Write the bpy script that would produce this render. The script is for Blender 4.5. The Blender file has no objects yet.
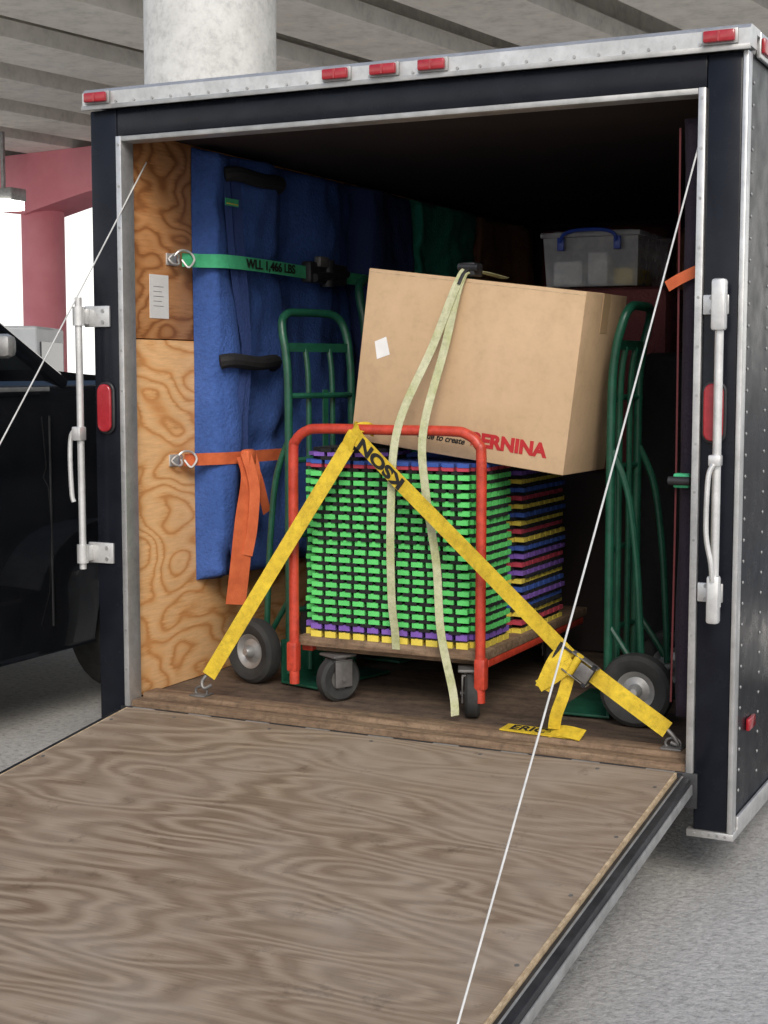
import bpy, bmesh, math, random
from mathutils import Vector, Matrix, Euler, noise
random.seed(7)
SC=bpy.context.scene
COL=SC.collection
V=Vector
F=0.34   # trailer floor height

# ------------------------------------------------------------------ materials
def _new(name):
    m=bpy.data.materials.new(name); m.use_nodes=True
    nt=m.node_tree; b=nt.nodes['Principled BSDF']
    return m,nt,b
def _noise(nt,co,scale,detail=6,rough=.6,dist=0):
    n=nt.nodes.new('ShaderNodeTexNoise'); n.inputs['Scale'].default_value=scale
    n.inputs['Detail'].default_value=detail; n.inputs['Roughness'].default_value=rough
    n.inputs['Distortion'].default_value=dist
    nt.links.new(co,n.inputs['Vector']); return n
def _map(nt,stretch):
    tc=nt.nodes.new('ShaderNodeTexCoord'); mp=nt.nodes.new('ShaderNodeMapping')
    mp.inputs['Scale'].default_value=stretch
    nt.links.new(tc.outputs['Object'],mp.inputs['Vector']); return mp.outputs[0]
def _ramp(nt,fac,stops):
    r=nt.nodes.new('ShaderNodeValToRGB'); e=r.color_ramp.elements
    while len(e)<len(stops): e.new(.5)
    for k,(p,c) in enumerate(stops):
        e[k].position=p; e[k].color=(c[0],c[1],c[2],1)
    nt.links.new(fac,r.inputs[0]); return r.outputs[0]
def _bump(nt,b,h,strength,dist=.01):
    bp=nt.nodes.new('ShaderNodeBump'); bp.inputs['Strength'].default_value=strength
    bp.inputs['Distance'].default_value=dist
    nt.links.new(h,bp.inputs['Height']); nt.links.new(bp.outputs[0],b.inputs['Normal'])
def _mix(nt,fac,a,bb,mode='MIX'):
    m=nt.nodes.new('ShaderNodeMix'); m.data_type='RGBA'; m.blend_type=mode
    if isinstance(fac,float): m.inputs[0].default_value=fac
    else: nt.links.new(fac,m.inputs[0])
    nt.links.new(a,m.inputs[6])
    if isinstance(bb,tuple): m.inputs[7].default_value=(*bb,1)
    else: nt.links.new(bb,m.inputs[7])
    return m.outputs[2]
def basic(name,c1,c2=None,scale=6,rough=.6,metal=0,bump=.0,bscale=80,stretch=(1,1,1),lo=.35,hi=.65,rvar=0,dist=.004,coat=0,speck=None,spec=.5):
    m,nt,b=_new(name)
    if c2 is None: c2=tuple(x*.8 for x in c1)
    co=_map(nt,stretch); n=_noise(nt,co,scale)
    col=_ramp(nt,n.outputs[0],[(lo,c1),(hi,c2)])
    if speck:
        n5=_noise(nt,_map(nt,(1,1,1)),speck[0],3,.8)
        col=_mix(nt,speck[1],col,_ramp(nt,n5.outputs[0],[(.3,(.45,.45,.45)),(.5,(1,1,1)),(.72,(1.3,1.3,1.3))]),'MULTIPLY')
    nt.links.new(col,b.inputs['Base Color'])
    b.inputs['Roughness'].default_value=rough; b.inputs['Metallic'].default_value=metal
    b.inputs['Specular IOR Level'].default_value=spec
    if coat: b.inputs['Coat Weight'].default_value=coat
    if rvar:
        mr=nt.nodes.new('ShaderNodeMapRange'); mr.inputs[1].default_value=.3; mr.inputs[2].default_value=.7
        mr.inputs[3].default_value=max(0,rough-rvar); mr.inputs[4].default_value=min(1,rough+rvar)
        n3=_noise(nt,co,scale*2.3); nt.links.new(n3.outputs[0],mr.inputs[0]); nt.links.new(mr.outputs[0],b.inputs['Roughness'])
    if bump:
        n2=_noise(nt,co,bscale,4); _bump(nt,b,n2.outputs[0],bump,dist)
    return m
def plywood(name,cols,stretch,rings=30,scale=1.0,dirt=None,rough=.6,fine=(1,60,60),finestr=.35,dirtscale=1.5,soft=None,dist=.1,stops=(.05,.5,.62),fuzz=.022):
    m,nt,b=_new(name)
    co=_map(nt,stretch); n=_noise(nt,co,scale,1.6,.42,dist)
    cof=_map(nt,fine); nf=_noise(nt,cof,3,5,.7)
    ad=nt.nodes.new('ShaderNodeMath'); ad.operation='MULTIPLY_ADD'; ad.inputs[1].default_value=fuzz
    nt.links.new(nf.outputs[0],ad.inputs[0]); nt.links.new(n.outputs[0],ad.inputs[2])
    mul=nt.nodes.new('ShaderNodeMath'); mul.operation='MULTIPLY'; mul.inputs[1].default_value=rings
    nt.links.new(ad.outputs[0],mul.inputs[0])
    fr=nt.nodes.new('ShaderNodeMath'); fr.operation='PINGPONG'; fr.inputs[1].default_value=1.0
    nt.links.new(mul.outputs[0],fr.inputs[0])
    base=_ramp(nt,fr.outputs[0],[(stops[0],cols[0]),(stops[1],cols[1]),(stops[2],cols[2]),(1,cols[2])])
    g=_ramp(nt,nf.outputs[0],[(.3,(.6,.6,.6)),(.7,(1.15,1.15,1.15))])
    if soft:
        ns=_noise(nt,_map(nt,(1,1,1)),1.7,4,.6); fs=_ramp(nt,ns.outputs[0],[(.35,(0,0,0)),(.65,(soft,soft,soft))])
        avg=tuple((cols[0][i]+cols[2][i])/2 for i in range(3)); base=_mix(nt,fs,base,avg)
    col=_mix(nt,finestr,base,g,'MULTIPLY')
    co3=_map(nt,(1,1,1)); n3=_noise(nt,co3,dirtscale,8,.65)
    if dirt:
        f=_ramp(nt,n3.outputs[0],[(.42,(0,0,0)),(.68,(1,1,1))])
        sc=nt.nodes.new('ShaderNodeMath'); sc.operation='MULTIPLY'; sc.inputs[1].default_value=dirt[1]
        nt.links.new(f,sc.inputs[0]); col=_mix(nt,sc.outputs[0],col,dirt[0])
        n6=_noise(nt,_map(nt,(1,1,1)),7,6,.75); col=_mix(nt,.8,col,_ramp(nt,n6.outputs[0],[(.27,(.45,.42,.40)),(.42,(1,1,1))]),'MULTIPLY')
    nt.links.new(col,b.inputs['Base Color']); b.inputs['Roughness'].default_value=rough
    _bump(nt,b,nf.outputs[0],.3,.002)
    return m
def emis(name,c,s):
    m,nt,b=_new(name); b.inputs['Base Color'].default_value=(*c,1)
    b.inputs['Emission Color'].default_value=(*c,1); b.inputs['Emission Strength'].default_value=s
    return m

M={}
M['ramp']=plywood('weathered_ramp_plywood',[(.36,.28,.20),(.29,.215,.145),(.20,.138,.088)],(.8,3.0,3.0),rings=30,scale=1.5,dirt=((.35,.295,.235),.55),rough=.78,fine=(1.5,40,40),dirtscale=2.4,soft=.65,finestr=.7,stops=(.12,.45,.75),fuzz=.022)
M['ply']=plywood('interior_plywood',[(.80,.48,.23),(.75,.41,.17),(.60,.27,.09)],(1,1.8,3.8),rings=20,scale=1.4,rough=.55,fine=(30,4,40),finestr=.45,stops=(.3,.66,.95),fuzz=.045)
M['ply_dark']=plywood('interior_plywood_aged',[(.62,.30,.12),(.53,.23,.08),(.36,.14,.045)],(1,1.8,3.8),rings=20,scale=1.6,rough=.55,fine=(30,4,40),finestr=.45,stops=(.2,.6,.9),fuzz=.045)
M['plyedge']=basic('plywood_edge',(.60,.47,.30),(.38,.27,.16),40,.7,stretch=(1,1,8),speck=(30,.5))
M['wood']=basic('worn_wood',(.14,.085,.05),(.27,.185,.115),5,.75,bump=.5,bscale=30,stretch=(1,9,9),speck=(40,.7))
M['floor']=basic('dirty_floor_wood',(.075,.05,.036),(.15,.105,.07),5,.8,bump=.3,bscale=40,stretch=(1,4,4),speck=(30,.7))
M['paint']=basic('black_trailer_paint',(.006,.007,.011),(.011,.013,.019),5,.24,rvar=.08,bump=.08,bscale=5,dist=.012,spec=.22)
M['sidepaint']=basic('black_sidewall_paint',(.006,.007,.010),(.010,.012,.016),5,.30,rvar=.08,bump=.10,bscale=4,dist=.012,spec=.08)
M['alu']=basic('aluminium_trim',(.62,.62,.61),(.48,.48,.47),9,.36,metal=.65,rvar=.08,speck=(40,.22))
M['alud']=basic('dull_aluminium',(.46,.46,.45),(.32,.32,.31),14,.5,metal=.6,rvar=.12)
M['zinc']=basic('zinc_plated_steel',(.72,.72,.71),(.58,.58,.57),12,.36,metal=.5,rvar=.08,speck=(50,.18))
M['grime']=basic('grimy_steel',(.22,.21,.20),(.12,.115,.11),20,.5,metal=.4,rvar=.1)
M['black']=basic('black_steel',(.014,.014,.016),(.03,.03,.032),12,.5,rvar=.1,speck=(30,.5))
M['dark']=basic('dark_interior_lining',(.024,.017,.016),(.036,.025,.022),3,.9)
M['redlens']=basic('red_lens',(.30,.012,.018),(.38,.02,.03),60,.2,coat=.4)
M['concrete']=basic('ground_concrete',(.34,.335,.315),(.46,.45,.43),1.1,.88,bump=.6,bscale=60,lo=.3,hi=.7,dist=.01,speck=(38,.7))
M['bridge']=basic('bridge_concrete',(.80,.76,.68),(.88,.85,.78),.8,.85,bump=.3,bscale=12,lo=.3,hi=.7,speck=(3,.35))
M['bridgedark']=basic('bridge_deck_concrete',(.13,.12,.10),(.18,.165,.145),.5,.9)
M['colc']=basic('column_concrete',(.50,.50,.48),(.62,.62,.60),1.3,.8,bump=.3,bscale=20,stretch=(1,1,.5),speck=(9,.4))
M['pink']=basic('pink_painted_concrete',(.76,.24,.28),(.84,.31,.35),1,.7)
M['blue']=basic('blue_blanket_fabric',(.032,.085,.29),(.05,.115,.37),4,.9,bump=.9,bscale=90,dist=.006,speck=(60,.4))
M['bluetape']=basic('blue_binding_tape',(.02,.045,.16),(.03,.06,.2),4,.9,bump=.8,bscale=90,dist=.006)
M['navy']=basic('navy_blanket_fabric',(.018,.035,.12),(.03,.05,.16),4,.9,bump=.8,bscale=90,dist=.006)
M['teal']=basic('green_blanket_fabric',(.03,.30,.21),(.04,.36,.25),4,.9,bump=.8,bscale=90,dist=.006)
M['maroon']=basic('maroon_blanket_fabric',(.17,.045,.05),(.22,.06,.06),4,.9,bump=.8,bscale=90,dist=.006)
M['brown']=basic('brown_blanket_fabric',(.30,.14,.08),(.38,.18,.10),4,.9,bump=.8,bscale=90,dist=.006)
M['purple']=basic('purple_blanket_fabric',(.015,.009,.018),(.024,.014,.028),4,.9,bump=.8,bscale=90,dist=.006)
M['webblack']=basic('black_webbing',(.007,.007,.008),(.013,.013,.014),30,.8,bump=.4,bscale=200)
M['webgreen']=basic('green_webbing',(.05,.40,.18),(.07,.50,.24),30,.75,bump=.4,bscale=300)
M['weborange']=basic('orange_webbing',(.66,.15,.05),(.52,.10,.03),20,.75,bump=.4,bscale=300)
M['webcream']=basic('faded_green_cream_webbing',(.42,.44,.22),(.55,.55,.37),14,.8,bump=.4,bscale=300,speck=(50,.4))
M['webyellow']=basic('yellow_webbing',(.74,.53,.03),(.56,.38,.02),16,.7,bump=.5,bscale=300,speck=(40,.45))
M['card']=basic('cardboard',(.52,.36,.21),(.59,.41,.25),3,.8,bump=.15,bscale=50,speck=(14,.18))
M['tape']=basic('packing_tape',(.50,.34,.19),(.54,.37,.21),5,.3)
M['redink']=basic('red_print',(.50,.02,.025),None,30,.7)
M['darkred']=basic('dark_red_cord',(.10,.01,.012),None,30,.7)
M['blackink']=basic('black_print',(.012,.012,.012),None,30,.7)
M['white']=basic('white_label',(.82,.82,.80),(.76,.76,.74),30,.6)
M['redpaint']=basic('red_enamel',(.56,.065,.035),(.42,.04,.02),12,.38,rvar=.12,speck=(50,.5))
M['greenpaint']=basic('green_enamel',(.008,.060,.035),(.012,.088,.050),12,.40,rvar=.12,speck=(60,.5))
M['rubber']=basic('black_rubber',(.020,.020,.020),(.038,.038,.036),14,.8,bump=.3,bscale=60)
M['truckpaint']=basic('black_car_paint',(.006,.007,.009),(.010,.011,.013),6,.10,coat=1)
M['glass']=basic('dark_car_glass',(.012,.015,.017),None,6,.03)
M['mgreen']=basic('green_foam',(.13,.68,.17),(.10,.58,.14),30,.85,bump=.3,bscale=200)
M['mblack']=basic('black_foam',(.008,.008,.009),(.013,.013,.014),30,.9,bump=.3,bscale=200)
M['myellow']=basic('yellow_foam',(.78,.62,.09),(.68,.54,.07),30,.85,bump=.3,bscale=200)
M['mpurple']=basic('purple_foam',(.22,.11,.46),(.17,.08,.38),30,.85,bump=.3,bscale=200)
M['mred']=basic('red_foam',(.50,.05,.09),(.42,.045,.07),30,.85,bump=.3,bscale=200)
M['mblue']=basic('blue_foam',(.04,.10,.40),(.035,.085,.34),30,.85,bump=.3,bscale=200)
M['bluplastic']=basic('blue_plastic',(.03,.08,.45),None,30,.35)
M['cable']=basic('white_cable',(.62,.62,.60),None,30,.4)
M['lamp']=emis('lamp_glow',(1,.98,.9),12)
M['vanwhite']=basic('white_van_paint',(.42,.44,.46),(.36,.38,.40),3,.4)
def translucent():
    m,nt,b=_new('translucent_plastic')
    co=_map(nt,(1,1,1)); n=_noise(nt,co,14,5)
    nt.links.new(_ramp(nt,n.outputs[0],[(.4,(.7,.72,.76)),(.62,(.92,.93,.95))]),b.inputs['Base Color'])
    b.inputs['Roughness'].default_value=.2; b.inputs['Alpha'].default_value=.38
    return m
M['bin']=translucent()

# ------------------------------------------------------------------ builders
def thing(name,label,cat,loc=(0,0,0),rot=(0,0,0),group=None):
    e=bpy.data.objects.new(name,None); e.empty_display_size=.2
    e.location=loc; e.rotation_euler=rot; COL.objects.link(e)
    e['label']=label; e['category']=cat
    if group: e['group']=group
    return e
def catmull(pts,n=8,closed=False):
    pts=[V(p) for p in pts]; out=[]
    N=len(pts)
    for i in range(N-1):
        p0=pts[max(i-1,0)];p1=pts[i];p2=pts[i+1];p3=pts[min(i+2,N-1)]
        for k in range(n):
            t=k/n
            out.append(.5*((2*p1)+(-p0+p2)*t+(2*p0-5*p1+4*p2-p3)*t*t+(-p0+3*p1-3*p2+p3)*t**3))
    out.append(pts[-1]); return out
class MB:
    def __init__(s): s.bm=bmesh.new(); s.mats=[]
    def mi(s,mat):
        mat=M[mat] if isinstance(mat,str) else mat
        if mat not in s.mats: s.mats.append(mat)
        return s.mats.index(mat)
    def raw(s,vs,fs,mat,X=None):
        k=s.mi(mat); bv=[s.bm.verts.new((X@V(v)) if X else v) for v in vs]
        for f in fs:
            try: fc=s.bm.faces.new([bv[i] for i in f]); fc.material_index=k
            except ValueError: pass
        return s
    def box(s,lo,hi,mat,bev=0,X=None):
        t=bmesh.new(); bmesh.ops.create_cube(t,size=1)
        lo=V(lo);hi=V(hi)
        for v in t.verts: v.co=V(((v.co[i]+.5)*(hi[i]-lo[i])+lo[i] for i in range(3)))
        if bev: bmesh.ops.bevel(t,geom=list(t.edges),offset=bev,segments=2,profile=.5,affect='EDGES')
        t.verts.ensure_lookup_table()
        t.verts.index_update()
        s.raw([v.co.copy() for v in t.verts],[[v.index for v in f.verts] for f in t.faces],mat,X); t.free(); return s
    def sweep(s,path,r,mat,seg=10,X=None):
        P=[V(p) for p in path]; n=len(P); vs=[];fs=[]
        up=None
        for i in range(n):
            t=(P[min(i+1,n-1)]-P[max(i-1,0)]).normalized()
            if up is None:
                up=V((0,0,1)) if abs(t.z)<.9 else V((1,0,0))
            a=t.cross(up).normalized(); up=a.cross(t).normalized()
            rr=r[i] if isinstance(r,(list,tuple)) else r
            for k in range(seg):
                an=2*math.pi*k/seg
                vs.append(P[i]+(a*math.cos(an)+up*math.sin(an))*rr)
        for i in range(n-1):
            for k in range(seg):
                k2=(k+1)%seg
                fs.append((i*seg+k,i*seg+k2,(i+1)*seg+k2,(i+1)*seg+k))
        fs.append(tuple(range(seg))[::-1]); fs.append(tuple((n-1)*seg+k for k in range(seg)))
        return s.raw(vs,fs,mat,X)
    def tube(s,pts,r,mat,seg=10,n=8,X=None): return s.sweep(catmull(pts,n),r,mat,seg,X)
    def cyl(s,p0,p1,r,mat,seg=20,r2=None,X=None): return s.sweep([p0,p1],[r,r2 if r2 else r],mat,seg,X)
    def lathe(s,prof,loc,axis,mat,seg=32,closed=False):
        R=V((0,0,1)).rotation_difference(V(axis)).to_matrix(); L=V(loc); m=len(prof); vs=[];fs=[]
        for k in range(seg):
            an=2*math.pi*k/seg
            for (r,h) in prof: vs.append(L+R@V((r*math.cos(an),r*math.sin(an),h)))
        for k in range(seg):
            k2=(k+1)%seg
            for j in range(m if closed else m-1):
                j2=(j+1)%m
                fs.append((k*m+j,k2*m+j,k2*m+j2,k*m+j2))
        return s.raw(vs,fs,mat)
    def prism(s,pts,vec,mat,X=None):
        n=len(pts); vec=V(vec)
        vs=[V(p) for p in pts]+[V(p)+vec for p in pts]
        fs=[tuple(range(n))[::-1],tuple(range(n,2*n))]+[(i,(i+1)%n,n+(i+1)%n,n+i) for i in range(n)]
        return s.raw(vs,fs,mat,X)
    def ribbon(s,pts,w,nrm,mat,th=.0025,n=8,smooth=True):
        P=catmull(pts,n) if smooth else [V(p) for p in pts]; N=len(P); vs=[];fs=[]
        for i in range(N):
            t=(P[min(i+1,N-1)]-P[max(i-1,0)]).normalized()
            if callable(nrm): nn=V(nrm(i/(N-1)))
            else: nn=V(nrm)
            side=t.cross(nn).normalized(); nn=side.cross(t).normalized()
            for a,b in ((-1,0),(1,0),(1,1),(-1,1)): vs.append(P[i]+side*a*w/2+nn*b*th)
        for i in range(N-1):
            for k in range(4):
                k2=(k+1)%4; fs.append((i*4+k,i*4+k2,(i+1)*4+k2,(i+1)*4+k))
        fs.append((0,1,2,3)); fs.append(tuple((N-1)*4+k for k in (3,2,1,0)))
        return s.raw(vs,fs,mat)
    def mesh(s,name,angle=35):
        bmesh.ops.recalc_face_normals(s.bm,faces=s.bm.faces)
        me=bpy.data.meshes.new(name); s.bm.to_mesh(me); s.bm.free()
        for m in s.mats: me.materials.append(m)
        me.shade_smooth(); me.set_sharp_from_angle(angle=math.radians(angle)); return me
    def done(s,name,parent=None,label=None,cat=None,group=None,bevel=0,kind=None,angle=35,loc=None,rot=None):
        o=bpy.data.objects.new(name,s.mesh(name,angle)); COL.objects.link(o)
        if parent: o.parent=parent
        if label: o['label']=label
        if cat: o['category']=cat
        if group: o['group']=group
        if kind: o['kind']=kind
        if loc: o.location=loc
        if rot: o.rotation_euler=rot
        if bevel:
            b=o.modifiers.new('Bevel','BEVEL'); b.width=bevel; b.segments=2; b.limit_method='ANGLE'; b.angle_limit=math.radians(40)
        return o
def text(body,size,X,mat,name,parent,ext=.0006,bold=0.0,sx=1.0,shear=0):
    c=bpy.data.curves.new('t','FONT'); c.body=body; c.size=size; c.extrude=ext; c.offset=bold; c.align_x='CENTER'; c.align_y='CENTER'; c.shear=shear
    t=bpy.data.objects.new('t',c); COL.objects.link(t)
    dg=bpy.context.evaluated_depsgraph_get(); me=bpy.data.meshes.new_from_object(t.evaluated_get(dg))
    bpy.data.objects.remove(t); me.transform(X@Matrix.Diagonal((sx,1,1,1))); me.materials.clear(); me.materials.append(M[mat]); me.name=name
    o=bpy.data.objects.new(name,me); COL.objects.link(o); o.parent=parent; return o
def frame(o,x,nrm):
    x=V(x).normalized(); n=V(nrm).normalized(); y=n.cross(x).normalized(); n=x.cross(y)
    m=Matrix((x,y,n)).transposed().to_4x4(); m.translation=V(o); return m
def copytree(src,loc,rot,label=None,scale=1):
    c=src.copy(); COL.objects.link(c); c.location=loc; c.rotation_euler=rot; c.scale=(scale,)*3
    if label: c['label']=label
    def rec(a,b):
        for ch in list(a.children):
            d=ch.copy(); COL.objects.link(d); d.parent=b; rec(ch,d)
    rec(src,c); return c

# ------------------------------------------------------------------ ground
g=MB(); g.raw([(-400,-400,0),(400,-400,0),(400,400,0),(-400,400,0)],[(0,1,2,3)],'concrete')
g.done('ground',kind='structure')

# ------------------------------------------------------------------ overpass
ang=math.radians(8.5)
d=V((math.sin(ang),math.cos(ang),0)); nq=V((-math.cos(ang),math.sin(ang),0))
def sq(s_,q,z): return d*s_+nq*q+V((0,0,z))
ov=thing('overpass','concrete highway overpass with parallel girders on round columns','bridge',(0,0,0))
S0,S1=7.2,34; Q0,Q1=2.2,23.0; ZB=5.6
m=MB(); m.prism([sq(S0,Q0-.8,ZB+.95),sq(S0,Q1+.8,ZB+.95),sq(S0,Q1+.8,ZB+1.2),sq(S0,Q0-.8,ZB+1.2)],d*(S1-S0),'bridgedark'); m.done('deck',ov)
q=Q0+.3
while q<Q1:
    m=MB()
    prof=[(-.62,0),(.62,0),(.62,.22),(.16,.42),(.16,.70),(.36,.82),(.36,.948),(-.36,.948),(-.36,.82),(-.16,.70),(-.16,.42),(-.62,.22)]
    m.prism([sq(S0,q+a,ZB+b) for a,b in prof],d*(S1-S0),'bridge'); m.done('girder',ov); q+=2.1
m=MB(); m.cyl((-5.63,7.88,0),(-5.63,7.88,ZB-.05),.60,'colc',48); m.done('column',ov,'round grey concrete column')
pc=V((-17.3,19.97,0)); sP=pc.dot(d); qP=pc.dot(nq)
m2=MB(); m2.cyl(pc,pc+V((0,0,4.9)),.42,'pink',32); m2.done('column',ov,'pink painted round column')
m2=MB(); p2=sq(sP,qP-9,0); m2.cyl(p2,p2+V((0,0,4.9)),.42,'pink',32); m2.done('column',ov,'pink painted round column')
arch=[]
for k in range(13):
    t=k/12; qq=qP-9+9*t; arch.append((qq,4.45+.55*math.sin(math.pi*t)))
pts=[sq(sP-.5,qP-11,ZB-.004),sq(sP-.5,qP-11,4.8)]+[sq(sP-.5,a,b) for a,b in arch]+[sq(sP-.5,qP+3.6,4.9),sq(sP-.5,qP+3.6,ZB-.004)]
m3=MB(); m3.prism(pts,d*1.0,'pink'); m3.done('pier_cap',ov,'pink painted arched pier cap')
lmp=thing('ceiling_lamp','bright rectangular lamp hanging below the concrete girders','lamp',(-15.99,17.27,4.50))
m=MB(); m.box((-.35,-.2,-.1),(.35,.2,.12),'alud',.02); m.box((-.03,-.03,.12),(.03,.03,1.12),'alud'); m.done('housing',lmp)
m=MB(); m.box((-.31,-.235,-.25),(.31,.19,-.09),'lamp',.01); m.done('lens',lmp)

# ------------------------------------------------------------------ trailer
tr=thing('cargo_trailer','black enclosed cargo trailer with rear ramp door lowered, loaded inside','trailer',(0,0,0))
m=MB()
m.box((-1.05,.06,.20),(-.985,3.7,2.255),'sidepaint'); m.box((.985,.06,.20),(1.05,3.7,2.255),'sidepaint')
m.box((-1.05,3.7,.20),(1.05,3.76,2.255),'sidepaint'); m.done('wall',tr)
m=MB(); m.box((-1.05,.06,2.256),(1.05,3.76,2.30),'alud',.01); m.done('roof',tr)
m=MB(); m.box((-.983,.145,F-.12),(.983,3.69,F),'floor'); m.done('floor',tr)
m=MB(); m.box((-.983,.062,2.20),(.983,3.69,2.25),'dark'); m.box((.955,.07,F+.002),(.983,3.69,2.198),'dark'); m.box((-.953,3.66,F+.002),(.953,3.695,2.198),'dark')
m.done('interior_lining',tr)
m=MB(); m.box((-.983,.07,1.532),(-.952,.47,2.198),'ply_dark',.002); m.done('wall_panel',tr,'darker upper plywood lining panel')
m=MB(); m.box((-.983,.07,F+.002),(-.950,1.25,1.528),'ply',.002); m.done('wall_panel',tr,'pale orange plywood lining panel')
m=MB(); m.box((-.983,.475,1.532),(-.955,3.65,2.198),'ply_dark',.002); m.done('wall_panel',tr)
m=MB(); m.box((-.983,1.253,F+.002),(-.952,3.65,1.53),'ply_dark',.002); m.done('wall_panel',tr)
m=MB(); m.box((-1.05,0,.17),(-.947,.06,2.253),'paint',.006); m.done('post',tr)
m=MB(); m.box((.947,0,.17),(1.041,.06,2.253),'paint',.006); m.done('post',tr)
m=MB(); m.box((-.946,.002,2.168),(.946,.06,2.253),'paint',.004); m.done('header',tr)
m=MB(); m.box((-.946,-.008,F-.02),(-.926,.06,2.167),'alu',.002); m.box((.926,-.008,F-.02),(.946,.06,2.167),'alu',.002)
m.box((-.9255,-.008,2.150),(.9255,.06,2.166),'alud',.002)
for k in range(14):
    z=.45+k*.13
    for x in(-.936,.936): m.cyl((x,-.010,z),(x,-.006,z),.004,'alud',8)
m.done('door_jamb_trim',tr)
m=MB(); m.box((1.0415,-.006,.17),(1.056,.040,2.253),'alu',.003); m.done('corner_trim',tr)
m=MB()
m.prism([(-1.062,-.022,2.262),(-1.062,-.022,2.306),(-1.062,-.008,2.318),(-1.062,.10,2.320),(-1.062,.10,2.3015),(-1.062,.058,2.3015),(-1.062,.058,2.262)],(2.124,0,0),'alu')
m.box((-1.064,-.026,2.252),(1.064,-.018,2.266),'alud',.001)
m.box((1.0515,.10,2.250),(1.064,3.76,2.318),'alu',.003); m.box((-1.064,.10,2.250),(-1.0515,3.76,2.318),'alu',.003)
for k in range(30):
    x=-1.0+k*.069; m.cyl((x,-.025,2.273),(x,-.0205,2.273),.0045,'alud',8)
m.done('roof_trim',tr)
def marker(x,name='marker_light'):
    m=MB(); m.box((x-.047,-.030,2.268),(x+.047,-.0225,2.308),'alud',.003); m.box((x-.042,-.046,2.272),(x+.042,-.030,2.303),'redlens',.006)
    m.box((x-.003,-.048,2.274),(x+.003,-.045,2.301),'redlens'); m.done(name,tr)
for x in(-1.0,-.14,.015,.168,.985): marker(x)
m=MB(); m.box((1.064,.10,2.262),(1.075,.19,2.302),'redlens',.004); m.done('marker_light',tr)
def taillight(x,z):
    m=MB(); R=Matrix.Translation((x,-.001,z))
    def oval(a,b,y0,y1,mat):
        pts=[]
        for k in range(28):
            an=2*math.pi*k/28; c,s=math.cos(an),math.sin(an)
            pts.append((a*math.copysign(abs(c)**.8,c),y0,(b-a)*(1 if s>0 else -1)+a*s if abs(s)>.01 else a*s))
        m.prism(pts,(0,y1-y0,0),mat,R)
    oval(.034,.085,0,-.010,'black'); oval(.027,.077,-.0102,-.022,'redlens')
    return m.done('tail_light',tr,bevel=.004)
taillight(-1.000,1.305); taillight(.985,1.315)
m=MB(); m.box((1.0505,.16,.42),(1.062,.24,.455),'redlens',.004); m.done('reflector',tr)
m=MB(); m.box((.93,-.004,.150),(1.06,.05,.1695),'alu',.002); m.box((1.0515,.05,.15),(1.060,3.7,.205),'alu',.002)
for k in range(5): m.cyl((.95+k*.022,-.006,.160),(.95+k*.022,-.003,.160),.004,'alud',8)
m.done('bottom_trim',tr)
rv=MB(); rv.lathe([(0,.003),(.003,.0026),(.005,.001),(.0052,0)],(0,0,0),(1,0,0),'alud',8); rvm=rv.mesh('rivet')
for k in range(34):
    z=.27+k*.058
    for y in (.085,.315):
        o=bpy.data.objects.new('rivet',rvm); COL.objects.link(o); o.parent=tr; o.location=(1.0502,y,z)
def lockbar(x,side):
    m=MB()
    m.cyl((x,-.055,.78),(x,-.055,1.66),.0115,'zinc',14)
    bar=m.done('lock_bar',tr,'galvanised vertical cam lock bar')
    bw=.075 if side<0 else .045; bh=.034 if side<0 else .026
    for z in (1.60,.83):
        b=MB(); x0,x1=sorted((x,x-side*bw))
        b.box((x0-.012,-.010,z-bh),(x1+.012,-.0005,z+bh),'zinc',.003)
        b.cyl((x,-.055,z-.03),(x,-.055,z+.03),.019,'zinc',16)
        b.box((x-.010,-.05,z-.026),(x+.010,-.009,z+.026),'zinc',.003)
        for zz in(-.018,.018): b.cyl((x-side*(bw-.012),-.014,z+zz),(x-side*(bw-.012),-.009,z+zz),.006,'alud',10)
        b.done('bracket',bar)
    b=MB()
    if side<0:
        b.tube([(x,-.06,1.24),(x-.028,-.065,1.22),(x-.034,-.068,1.15),(x-.030,-.068,1.03),(x-.024,-.066,1.0)],.008,'zinc')
        b.box((x-.018,-.08,1.20),(x+.016,-.045,1.245),'zinc',.004)
    else:
        b.tube([(x-.004,-.075,1.18),(x-.016,-.080,1.14),(x-.018,-.082,1.0),(x-.004,-.082,.92),(x,-.078,.87)],.007,'zinc')
        b.box((x-.018,-.078,1.175),(x+.014,-.045,1.205),'zinc',.004)
    b.done('handle',bar)
    if side>0:
        b=MB(); b.box((x-.019,-.080,1.53),(x+.019,-.045,1.665),'zinc',.008); b.done('housing',bar)
        b=MB(); b.box((x-.017,-.078,.755),(x+.017,-.045,.885),'zinc',.008); b.done('housing',bar)
lockbar(-1.068,-1); lockbar(1.006,1)
m=MB(); m.box((-.925,.0,F-.03),(.925,.060,F+.008),'wood',.004); m.box((-.925,.063,F-.03),(.925,.143,F+.022),'wood',.006); m.done('sill',tr)
m=MB(); m.box((-.96,-.012,F-.11),(.96,-.001,F-.012),'black',.002); m.cyl((-.92,-.024,F-.022),(.92,-.024,F-.022),.010,'black',10)
for k in range(9):
    x=-.86+k*.215; m.cyl((x-.04,-.024,F-.022),(x+.04,-.024,F-.022),.014,'alud',10)
m.done('hinge',tr)
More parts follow.
